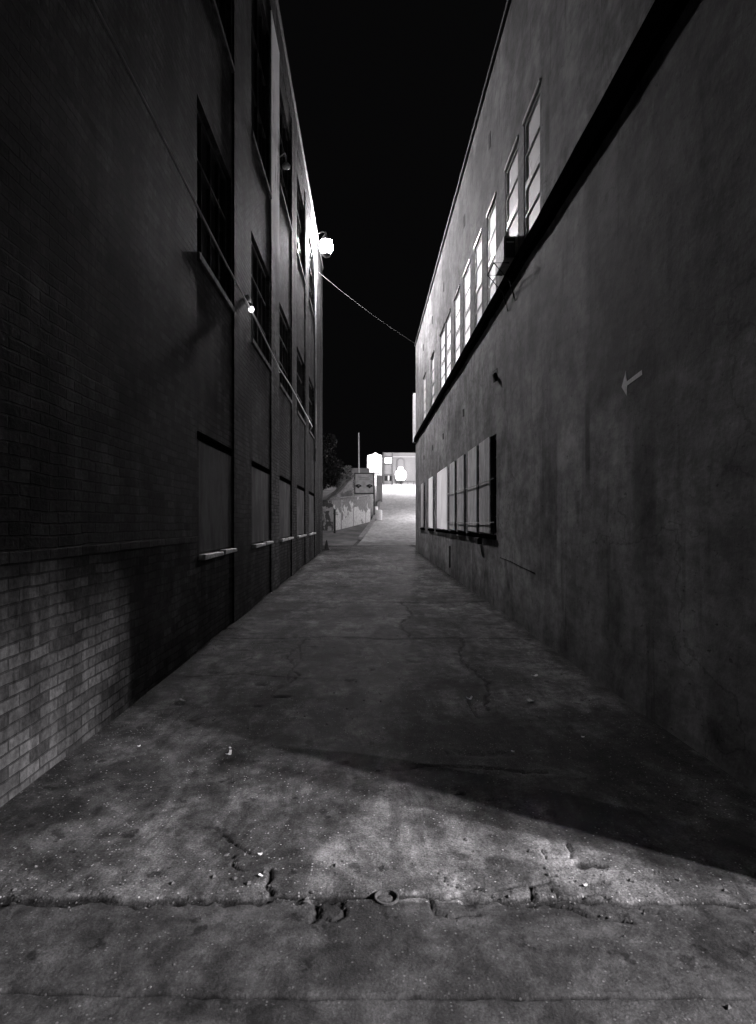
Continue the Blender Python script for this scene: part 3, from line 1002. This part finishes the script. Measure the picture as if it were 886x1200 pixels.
MB().tube([(XL + 0.035, 24.05, 4.0), (XL + 0.035, 24.05, 12.55)], 0.035, 8).build('conduit', M['metal'], wl, smooth=True)

# unlit round wall lamp
ul = thing('wall_lamp', 'small unlit round lamp on a hooked arm below the top of the brick wall', 'lamp', (XB, 15.4, 10.4))
c = at(335.5, 195, 15.4)
mb = MB()
mb.tube([(XB - 0.1, 15.2, c.z + 0.1), (XB + 0.05, 15.2, c.z + 0.22), (c.x, 15.35, c.z + 0.24), (c.x, 15.4, c.z + 0.08)], 0.014, 6)
mb.build('arm', M['metal'], ul)
mb = MB()
mb.lathe((c.x, 15.4, c.z), [(0.02, 0.09), (0.06, 0.08), (0.105, 0.02), (0.10, -0.03), (0.06, -0.05), (0.02, -0.05)], 18)
mb.build('lamp_shade', M['offwhite'], ul, smooth=True)

# lamp on the cable
c = at(291, 351, 10.35)
bl = thing('bracket_lamp', 'small bracket lamp with a tiny glowing bulb where the cable crosses the brick wall', 'lamp', (XL, 10.35, c.z - 0.2))
mb = MB()
mb.tube([(XL, 10.35, c.z + 0.05), (XL + 0.05, 10.35, c.z + 0.07), (c.x + 0.0, 10.35, c.z + 0.05)], 0.012, 6)
mb.build('arm', M['blackmetal'], bl)
mb = MB()
mb.lathe((c.x - 0.01, 10.35, c.z), [(0.015, 0.06), (0.045, 0.045), (0.062, 0.0), (0.058, -0.04), (0.05, -0.05)], 18)
mb.build('lamp_shade', M['offwhite'], bl, smooth=True)
c2 = at(294.5, 362.5, 10.35)
mb = MB()
mb.tube([(c.x, 10.35, c.z - 0.03), (c2.x, 10.35, c2.z + 0.04)], 0.02, 8)
mb.build('socket', M['blackmetal'], bl)
mb = MB()
mb.lathe(c2, [(0.012, 0.05)] + [(0.048 * math.sin(R(a)), 0.048 * math.cos(R(a))) for a in range(30, 180, 30)] + [(0.01, -0.048)], 14)
mb.build('bulb', M['bulb'], bl, smooth=True)
lamp('bulb_light', 'POINT', (c2.x + 0.09, c2.y, c2.z - 0.09), 1.2, 0.03)

# cables
XC = XL + 0.10
pts = [(XC, 1.2, 5.36)]
for (px, py) in ((175, 130), (226, 232), (264, 307), (291, 357), (326.5, 430), (340.5, 452), (355, 479), (366, 500)):
    d = -XC * F / (VX - px)
    pts.append((XC, d, H - (py - VY) / F * d))
pts.append((XL, pts[-1][1] + 0.4, pts[-1][2] - 0.05))
o = MB().tube(pts, 0.016, 6).build('cable', M['cable'], smooth=True)
tag(o, 'thin cable running the length of the brick wall past the small bracket lamp', 'cable')
a, b = pts[5], pts[6]
mb = MB()
mb.tube([(XC, a[1] - 0.5, a[2] + 0.25), (XC + 0.01, a[1] - 0.3, a[2] - 0.02), (XC + 0.01, a[1] - 0.05, a[2] - 0.12), (XC, a[1] + 0.25, a[2] - 0.06)], 0.007, 5)
o = mb.build('loose_wire', M['cable'], smooth=True)
tag(o, 'short loose wire drooping from the cable on the brick wall', 'wire')
A, Bp = Vector((XL, 26.2, 12.25)), Vector((XR + 0.05, 28.9, 9.96))
pts = [A.lerp(Bp, t_ / 12) - Vector((0, 0, 0.5 * (t_ / 12) * (1 - t_ / 12))) for t_ in range(13)]
o = MB().tube(pts, 0.008, 6).build("overhead_wire", M['darkcable'], smooth=True)
tag(o, 'overhead wire slung across the alley from near the lit lamp to the stucco roof', 'wire')

# black cone at the foot of the far brick corner
mb = MB()
cc = (XL + 0.13, 29.3, gz(29.3))
mb.box(cc[0] - 0.17, cc[0] + 0.17, cc[1] - 0.17, cc[1] + 0.17, cc[2], cc[2] + 0.03)
mb.lathe((cc[0], cc[1], cc[2] + 0.028), [(0.13, 0), (0.11, 0.06), (0.03, 0.42), (0.02, 0.43)], 14)
tag(mb.build('traffic_cone', M['blackmetal'], smooth=False), 'small black cone standing at the foot of the far brick corner', 'cone')

# ------------------------------------------------------------------ beyond the alley
# graffiti wall
gw = thing('graffiti_wall', 'pale panelled wall smeared with graffiti beside the climbing road', 'wall', (-0.9, 41.5, gz(41)))
p0, p1 = (-2.15, 39.4), (0.25, 43.6)
def wl_pt(t_):
    return (p0[0] + (p1[0] - p0[0]) * t_, p0[1] + (p1[1] - p0[1]) * t_)
cuts = [0, 0.20, 0.52, 0.86, 1.0]
for a, b in zip(cuts[:-1], cuts[1:]):
    pa, pb = wl_pt(a + 0.006), wl_pt(b - 0.006)
    MB().obox(pa, pb, 0.16, gz(pa[1]) - 0.4, 3.05 + 0.42 * a, gz(pb[1]) - 0.4, 3.05 + 0.42 * b).build('panel', M['graffiti'], gw)
    MB().obox(wl_pt(b - 0.012), wl_pt(b + 0.012), 0.12, gz(pb[1]) - 0.3, 3.0 + 0.42 * b).build('post', M['kerb'], gw)
MB().obox((p0[0] + 0.06, p0[1] - 0.04), (p1[0] + 0.06, p1[1] - 0.04), 0.3, 3.09, 3.17, 3.51, 3.59).build('coping', M['kerb'], gw)
tag(MB().obox((-5.5, 40.6), (-2.2, 39.35), 0.16, 0.3, 2.75, 0.5, 3.0).build('side_wall', M['graffiti2']), 'dark graffiti covered return wall just past the brick corner', 'wall')
tag(MB().tube([(-2.02, 38.4, gz(38.4) - 0.2), (-2.02, 38.4, gz(38.4) + 1.5)], 0.07, 10).build('bollard', M['blackmetal']), 'black post standing in front of the graffiti wall', 'post')
# concrete bank behind the wall
mb = MB()
q = [at(383, 587, 41.9), at(389, 583, 41.9), at(398, 577, 42.1), at(404, 571, 42.2), at(410, 563, 42.3), at(413.5, 562, 42.4), at(413.5, 590, 42.4), at(400, 592, 42.0)]
mb.prism(q, (-0.5, 2.2, 0.2))
tag(mb.build('concrete_bank', M['bank']), 'stained concrete bank sloping up behind the graffiti wall', 'embankment')


def tree(name, label, base, trunk_h, crown, n, leaf, mat, cat, seed):
    rr = random.Random(seed)
    t = thing(name, label, cat, base)
    mb = MB()
    mb.tube([base, base + Vector((0.05, 0, trunk_h * 0.5)), base + Vector((-0.03, 0.05, trunk_h))], [0.16, 0.12, 0.06], 8)
    for (cx, cy, cz, r) in crown:
        mb.tube([base + Vector((0, 0, trunk_h * 0.6)), base + Vector((cx * 0.5, cy * 0.5, (trunk_h + cz) * 0.5)), base + Vector((cx, cy, cz))], [0.07, 0.045, 0.015], 6)
    mb.build('trunk', M['bark'], t)
    mb = MB()
    for k in range(n):
        cx, cy, cz, r = rr.choice(crown)
        d = Vector((rr.gauss(0, 1), rr.gauss(0, 1), rr.gauss(0, 1))).normalized() * r * rr.random() ** 0.45
        p = base + Vector((cx, cy, cz)) + Vector((d.x, d.y, d.z * 0.8))
        u = Vector((rr.gauss(0, 1), rr.gauss(0, 1), rr.gauss(0, 1))).normalized()
        w = u.cross(Vector((rr.gauss(0, 1), rr.gauss(0, 1), rr.gauss(0, 1)))).normalized()
        s_ = leaf * rr.uniform(0.6, 1.4)
        mb.face([p - u * s_, p + w * s_ * 0.5, p + u * s_, p - w * s_ * 0.5])
    mb.build('crown', mat, t)
    return t


b = at(407, 580, 45.5)
tree('shrub', 'pale shrub growing above the concrete bank beside the painted board', b, 0.7,
     [(0, 0, 1.4, 0.55), (-0.25, 0, 0.9, 0.5), (0.2, 0.1, 0.8, 0.5), (0.05, 0, 1.95, 0.35), (-0.45, 0.1, 0.5, 0.4)], 1600, 0.06, M['leaf'], 'shrub', 3)
b = Vector((-3.9, 52, gz(52) - 0.3))
tree('tree', 'dark tree rising behind the concrete bank against the night sky', b, 3.5,
     [(0, 0, 4.6, 1.3), (0.9, 0.2, 3.8, 1.1), (-1.1, 0, 4.2, 1.2), (0.5, 0.4, 5.9, 0.9), (1.4, -0.2, 2.6, 0.9), (0.2, 0, 2.6, 1.0)], 5200, 0.11, M['leafdark'], 'tree', 5)

# slatted fence and painted board with a pair of eyes
pf = thing('slatted_fence', 'weathered slatted fence standing behind the graffiti wall under the painted board', 'fence', (0, 46.2, gz(46)))
mb = MB()
x0, x1 = at(405, 0, 46.2).x, at(438, 0, 46.2).x
zt = at(0, 574, 46.2).z
nsl = 12
prev = None
for k in range(nsl):
    a = x0 + (x1 - x0) * k / nsl
    b_ = x0 + (x1 - x0) * (k + 0.86) / nsl
    MB().box(a, b_, 46.2, 46.24, gz(46.2) - 0.2, zt + random.uniform(-0.05, 0.05)).build('slat', M['offwhite'], pf)
MB().box(x0, x1, 46.243, 46.30, gz(46.2) + 1.2, gz(46.2) + 1.3).build('rail', M['kerb'], pf)
for px in (416.5, 438.3):
    x = at(px, 0, 46.0).x
    MB().box(x - 0.06, x + 0.06, 46.32, 46.44, gz(46.2) - 0.3, at(0, 556, 46.2).z).build('post', M['blackmetal'], pf)
eb = thing('painted_board', 'framed plywood board painted with a pair of black eyes above the slatted fence', 'board', tuple(at(427, 579, 46.1)))
a, b_ = at(415.5, 578.5, 46.1), at(438.5, 554.5, 46.1)
MB().box(a.x, b_.x, 46.1, 46.18, a.z, b_.z).build('panel', M['eyeboard'], eb)
mb = MB()
# frame as a lattice turned to face the alley
zs_, xs_ = (a.z - 0.03, a.z + 0.06, b_.z - 0.06, b_.z + 0.03), (a.x - 0.03, a.x + 0.06, b_.x - 0.06, b_.x + 0.03)
sash(mb, 0, 0.1, xs_[0], xs_[3], zs_[0], zs_[3], 0.09)
mb.v = [(y, 46.085 + x, z) for (x, y, z) in mb.v]
mb.build('frame', M['darkframe'], eb)
for (px, sgn) in ((419.9, 1), (433.0, -1)):
    c = at(px, 569.6, 46.095)
    up, dn = [], []
    for k in range(11):
        t_ = k / 10 * 2 - 1
        up.append((c.x + 0.26 * t_, 46.096, c.z + 0.13 * (1 - t_ * t_) + 0.01))
        dn.append((c.x + 0.26 * t_, 46.096, c.z - 0.08 * (1 - t_ * t_) - 0.012))
    eye = MB().prism(up + dn[::-1], (0, 0.003, 0)).build('painted_eye', M['eyepaint'], eb)
    ir = [(c.x + 0.10 * math.cos(k * math.pi / 8), 46.094, c.z - 0.04 + 0.13 * math.sin(k * math.pi / 8)) for k in range(16)]
    MB().prism(ir, (0, 0.002, 0)).build('iris', M['eyepaint'], eye)
    gp = [(c.x + 0.05 + 0.05 * math.cos(k * math.pi / 6), 46.092, c.z + 0.025 + 0.018 * math.sin(k * math.pi / 6)) for k in range(12)]
    MB().prism(gp, (0, 0.0015, 0)).build('glint', M['eyeboard'], eye)
c = at(427, 560.5, 46.095)
for k, (dx, w_, dz) in enumerate(((-0.05, 0.38, 0.06), (0.03, 0.42, -0.06))):
    MB().box(c.x + dx - w_, c.x + dx + w_, 46.096, 46.099, c.z + dz - 0.03, c.z + dz + 0.03).build('sprayed_line', M['smudge'], eb)

# pole
a, b_ = at(421, 560, 50), at(420.3, 507, 50)
o = MB().tube([Vector((a.x, 50, gz(50) - 0.3)), b_], [0.07, 0.05], 10).build('utility_pole', M['offwhite'])
tag(o, 'thin pale utility pole rising behind the painted board', 'pole')

# far houses at the top of the road
def plate(mb, px0, px1, py0, py1, Y, t_=0.3):
    a, b_ = at(px0, py1, Y), at(px1, py0, Y)
    mb.box(a.x, b_.x, Y, Y + t_, a.z, b_.z)
    return mb


fa = thing('corner_house', 'floodlit white gabled house at the top left of the climbing road', 'house', tuple(at(440, 568, 72)))
a, b_ = at(430.5, 553, 72), at(447.5, 533.5, 72)
mb = MB()
xm = (a.x + b_.x) / 2 + 0.1
mb.prism([(a.x, 72, gz(72) - 0.4), (b_.x, 72, gz(72) - 0.4), (b_.x, 72, b_.z), (xm + 0.35, 72, b_.z + 0.12), (xm, 72, b_.z + 0.36), (xm - 0.35, 72, b_.z + 0.12), (a.x, 72, b_.z)], (0, 5, 0))
mb.build('wall', M['white'], fa)
plate(MB(), 441.5, 447, 556, 572, 71.9, 0.097).build('door', M['greywall'], fa)
plate(MB(), 430.8, 447.6, 552, 554.5, 71.8, 0.197).build('canopy', M['kerb'], fa)
pa = at(432, 541, 71.6); pb = at(439, 547, 71.6); pc = at(440, 553, 71.6)
MB().tube([pa, pb, pc], 0.04, 6).build('handrail', M['blackmetal'], fa)
lp = at(441, 538, 70.2)
fl = thing('flood_lamp', 'bright flood lamp in front of the white gabled house', 'lamp', tuple(lp))
MB().tube([(lp.x, 71.99, lp.z + 0.1), (lp.x, 70.3, lp.z + 0.25), (lp.x, 70.2, lp.z + 0.12)], 0.03, 6).build('arm', M['metal'], fl)
MB().lathe((lp.x, 70.2, lp.z), [(0.02, 0.12), (0.10, 0.09), (0.14, 0.0), (0.10, -0.09), (0.02, -0.12)], 12).build('globe', M['litdoor'], fl, smooth=True)
lamp('flood_lamp_light', 'POINT', (lp.x + 0.1, 70.0, lp.z - 0.25), 600, 0.1)

fb = thing('narrow_house', 'narrow grey house with stacked windows between the two white houses', 'house', tuple(at(454.5, 567, 74)))
plate(MB(), 448.5, 460.5, 530.3, 572, 74, 5).build('wall', M['nwall'], fb)
for (px0, px1) in ((448.6, 450.4), (459.2, 460.6)):
    plate(MB(), px0, px1, 530, 568, 73.85, 0.147).build('pier', M['darkframe'], fb)
for (y0, y1) in ((534.6, 536.2), (543.0, 544.6), (555.8, 557.4)):
    plate(MB(), 450.4, 459.2, y0, y1, 73.88, 0.117).build('floor_band', M['darkframe'], fb)
w = plate(MB(), 450.8, 459.0, 536.4, 542.8, 73.96, 0.037).build('window', M['litwin'], fb)
plate(MB(), 450.8, 459.0, 557.6, 563.5, 73.96, 0.037).build('window', M['glass'], fb)
plate(MB(), 454.5, 456.3, 557.6, 563.0, 73.93, 0.027).build('door_panel', M['greywall'], fb)
plate(MB(), 450.8, 459.0, 545, 555.5, 73.97, 0.027).build('spandrel', M['nwall'], fb)

fc = thing('arched_house', 'white house with a brightly lit arched doorway at the top of the road', 'house', tuple(at(475, 567, 75.5)))
a, b_ = at(460.7, 567, 75.5), at(505, 530.5, 75.5)
mb = MB()
mb.box(a.x, b_.x, 75.5, 81, gz(75) - 0.4, b_.z)
mb.build('wall', M['archwall'], fc)
MB().box(a.x + 0.003, b_.x + 0.05, 75.44, 75.497, b_.z - 0.55, b_.z - 0.47).build('cornice', M['greywall'], fc)


def arch(px, py_top, py_bot, hw, Y):
    c = at(px, py_top, Y)
    r = hw / F * Y
    zb = at(px, py_bot, Y).z
    pts = [(c.x - r, Y, zb)] + [(c.x + r * math.cos(R(180 - t_)), Y, c.z - r + r * math.sin(R(180 - t_))) for t_ in range(0, 181, 15)] + [(c.x + r, Y, zb)]
    return pts


o1, o2 = arch(469.6, 536.0, 563.5, 5.2, 75.40), arch(469.6, 538.0, 563.5, 3.2, 75.40)
mb = MB()
n = len(o1)
for k in range(n - 1):
    q = [o1[k], o1[k + 1], o2[k + 1], o2[k]]
    i = len(mb.v)
    mb.v += q + [(x, y + 0.097, z) for (x, y, z) in q]
    for f_ in ((0, 1, 2, 3), (7, 6, 5, 4), (0, 4, 5, 1), (1, 5, 6, 2), (2, 6, 7, 3), (3, 7, 4, 0)):
        mb.f.append(tuple(i + z for z in f_))
bmx = mb.build('arch_trim', M['darkframe'], fc)
MB().prism(arch(469.6, 537.7, 563.5, 3.5, 75.45), (0, 0.04, 0)).build('arched_door', M['archwall'], fc)
lt = thing('lantern', 'large glowing entrance lantern in front of the arched doorway', 'lamp', tuple(at(469.6, 563.5, 74.9)))
c = at(469.6, 556, 74.9)
mb = MB()
mb.lathe((c.x, c.y, c.z), [(0.05, 0.90), (0.30, 0.88), (0.36, 0.55), (0.62, 0.38), (0.70, 0.05), (0.62, -0.45), (0.45, -0.72), (0.05, -0.74)], 20)
mb.build('glass_body', M['litdoor'], lt, smooth=True)
MB().lathe((c.x, c.y, c.z), [(0.05, -0.75), (0.4, -0.75), (0.4, -0.80), (0.07, -0.82), (0.07, -1.3)], 12).build('stand', M['blackmetal'], lt)
lamp('lantern_light', 'POINT', (c.x, 73.9, c.z + 0.2), 90, 0.3)
lamp('road_lamp_light', 'POINT', (5.6, 67.5, gz(67.5) + 4.2), 6500, 0.2)
lamp('side_yard_light', 'POINT', (6.2, 45.0, gz(45) + 3.2), 1300, 0.15)

# handrail before the arched house
hr = thing('handrail', 'low dark handrail in front of the arched house', 'railing', tuple(at(473, 567, 73.5)))
a, b_ = at(464, 564, 73.5), at(488, 564, 73.5)
MB().tube([a, b_], 0.04, 6).build('rail', M['blackmetal'], hr)
for px in (464.3, 470.8, 478, 485):
    p = at(px, 564, 73.5)
    MB().tube([p, (p.x, p.y, gz(73.5) - 0.1)], 0.03, 6).build('post', M['blackmetal'], hr)

# boundary wall, pier, and drums beside the road
o = plate(MB(), 412, 433, 548.5, 572, 60, 0.2).build('boundary_wall', M['greywall'])
tag(o, 'plain grey boundary wall behind the painted board', 'wall')
o = plate(MB(), 441.5, 448, 557, 600, 56, 0.4).build('gate_pier', M['greywall'])
tag(o, 'grey gate pier at the left edge of the climbing road', 'pier')
for k, (px, py, r, h, lab) in enumerate(((445.5, 613, 0.24, 0.75, 'white plastic drum standing at the road edge beyond the graffiti wall'),
                                         (441.5, 606, 0.2, 0.6, 'smaller pale drum behind the white drum at the road edge'))):
    Y = (44.2, 47.5)[k]
    c = at(px - 1.5, py, Y)
    c.z = gz(Y)
    mb = MB()
    mb.lathe(c, [(r * 0.93, 0), (r, 0.03), (r, h * 0.33), (r * 1.05, h * 0.36), (r, h * 0.39), (r, h * 0.66), (r * 1.05, h * 0.69), (r, h * 0.72), (r, h - 0.03), (r * 0.9, h)], 18)
    tag(mb.build('drum', M['white'], smooth=False), lab, 'drum')

# ------------------------------------------------------------------ litter and small things on the ground
def scrap(px, py, w, l, curl, name='paper_scrap'):
    x, y = gpt(px, py)
    if y > 6:
        for _ in range(6):
            y = F * (H - gz(y)) / (py - VY)
        x = (px - VX) / F * y
    z = surf(x, y) + 0.004
    a0 = random.uniform(0, 3)
    u = Vector((math.cos(a0), math.sin(a0), 0))
    v_ = Vector((-math.sin(a0), math.cos(a0), 0))
    mb = MB()
    n = 6
    for k in range(n + 1):
        t_ = k / n * 2 - 1
        wd = w * (0.6 + 0.4 * math.cos(t_ * 1.3)) * random.uniform(0.8, 1.1)
        p = Vector((x, y, z)) + u * l * t_ + Vector((0, 0, curl * t_ * t_)) + v_ * 0.2 * l * t_ * t_
        mb.v += [tuple(p - v_ * wd), tuple(p + v_ * wd), tuple(p + v_ * wd + Vector((0, 0, 0.004))), tuple(p - v_ * wd + Vector((0, 0, 0.004)))]
    for k in range(n):
        for j in range(4):
            a, b_ = 4 * k + j, 4 * k + (j + 1) % 4
            mb.f.append((a, b_, b_ + 4, a + 4))
    mb.f.append((0, 1, 2, 3))
    mb.f.append((4 * n + 3, 4 * n + 2, 4 * n + 1, 4 * n))
    return mb.build(name, M['paper'])


tag(scrap(269, 885, 0.012, 0.035, 0.015), 'curled white paper scrap on the lit asphalt near the shadow edge', 'litter')
tag(scrap(215, 823, 0.013, 0.045, 0.01), 'flat white paper strip near the foot of the brick wall', 'litter')
tag(scrap(550.5, 821.5, 0.013, 0.03, 0.02), 'folded white paper scrap beside a crack in the shaded middle of the alley', 'litter')
tag(scrap(627, 793, 0.02, 0.035, 0.01), 'larger pale paper scrap in the shade towards the stucco wall', 'litter')
tag(scrap(622, 824, 0.022, 0.035, 0.012), 'pale crumpled scrap beside a small pothole towards the stucco wall', 'litter')
for (px, py) in ((455, 777), (394, 684), (352, 667), (318, 695), (683, 865), (601, 881), (450, 855), (163, 875), (270, 878), (305, 1002), (306, 1028), (686, 1037)):
    tag(scrap(px, py, 0.007, 0.011, 0.004, 'litter_flake'), 'tiny pale flake of litter lying on the alley asphalt', 'litter', 'litter flakes')

# round utility cap at the broken joint
x, y = gpt(453, 1052)
z = surf(x, y)
uc = thing('manhole_cover', 'round iron utility cap sunk in the broken joint at the alley mouth', 'utility cap', (x, y, z))
mb = MB()
n = 28
prof = [(0.060, 0.002), (0.060, 0.010), (0.050, 0.011), (0.048, -0.006)]
mb.lathe((x, y, 0.002), [(0.053, -0.03), (0.053, 0.004), (0.050, 0.006), (0.045, 0.005), (0.043, -0.016), (0.03, -0.017), (0.002, -0.017)], n)
mb.build('ring', M['iron'], uc, smooth=False)
MB().lathe((x - 0.004, y, -0.013), [(0.036, -0.001), (0.036, 0.006), (0.03, 0.009), (0.002, 0.010)], n).build('lid', M['iron'], uc)

# loose grit swept along the broken joint: nobody could count it
mb = MB()
for k in range(5200):
    if random.random() < 0.55:
        x, y = random.uniform(XL, XR), random.gauss(2.72, 0.12)
    else:
        x, y = random.uniform(XL, XR), random.uniform(2.0, 6.0)
    if random.random() < 0.25:
        x = random.choice((XL + abs(random.gauss(0, 0.15)), XR - abs(random.gauss(0, 0.15))))
    if k > 2600:
        x = random.choice((XL + abs(random.gauss(0, 0.10)), XR - abs(random.gauss(0, 0.12))))
        y = random.uniform(4.5, 26)
    if k > 4300:
        x, y = random.uniform(XL, XR), random.uniform(4, 22)
    r = min(0.014 if k % 17 == 0 else 0.011 + 0.0006 * max(0, y - 5), 0.0018 + random.expovariate(1 / (0.0016 + 0.0003 * max(0, y - 4) + (0.003 if k % 17 == 0 else 0))))
    z = surf(x, y) + r * 0.3
    i = len(mb.v)
    q = [(1, 0, 0), (-1, 0, 0), (0, 1, 0), (0, -1, 0), (0, 0, 1), (0, 0, -1)]
    a0 = random.uniform(0, 3.14)
    for (u, v_, w_) in q:
        k_ = r * random.uniform(0.7, 1.3)
        uu, vv = u * math.cos(a0) - v_ * math.sin(a0), u * math.sin(a0) + v_ * math.cos(a0)
        mb.v.append((x + uu * k_, y + vv * k_, z + w_ * k_ * 0.7))
    for f_ in ((0, 2, 4), (2, 1, 4), (1, 3, 4), (3, 0, 4), (2, 0, 5), (1, 2, 5), (3, 1, 5), (0, 3, 5)):
        mb.f.append(tuple(i + z_ for z_ in f_))
tag(mb.build('grit', M['stone'], loc=(0, 0, 0)), 'loose grit and small stones scattered over the alley mouth', None, None, 'stuff')
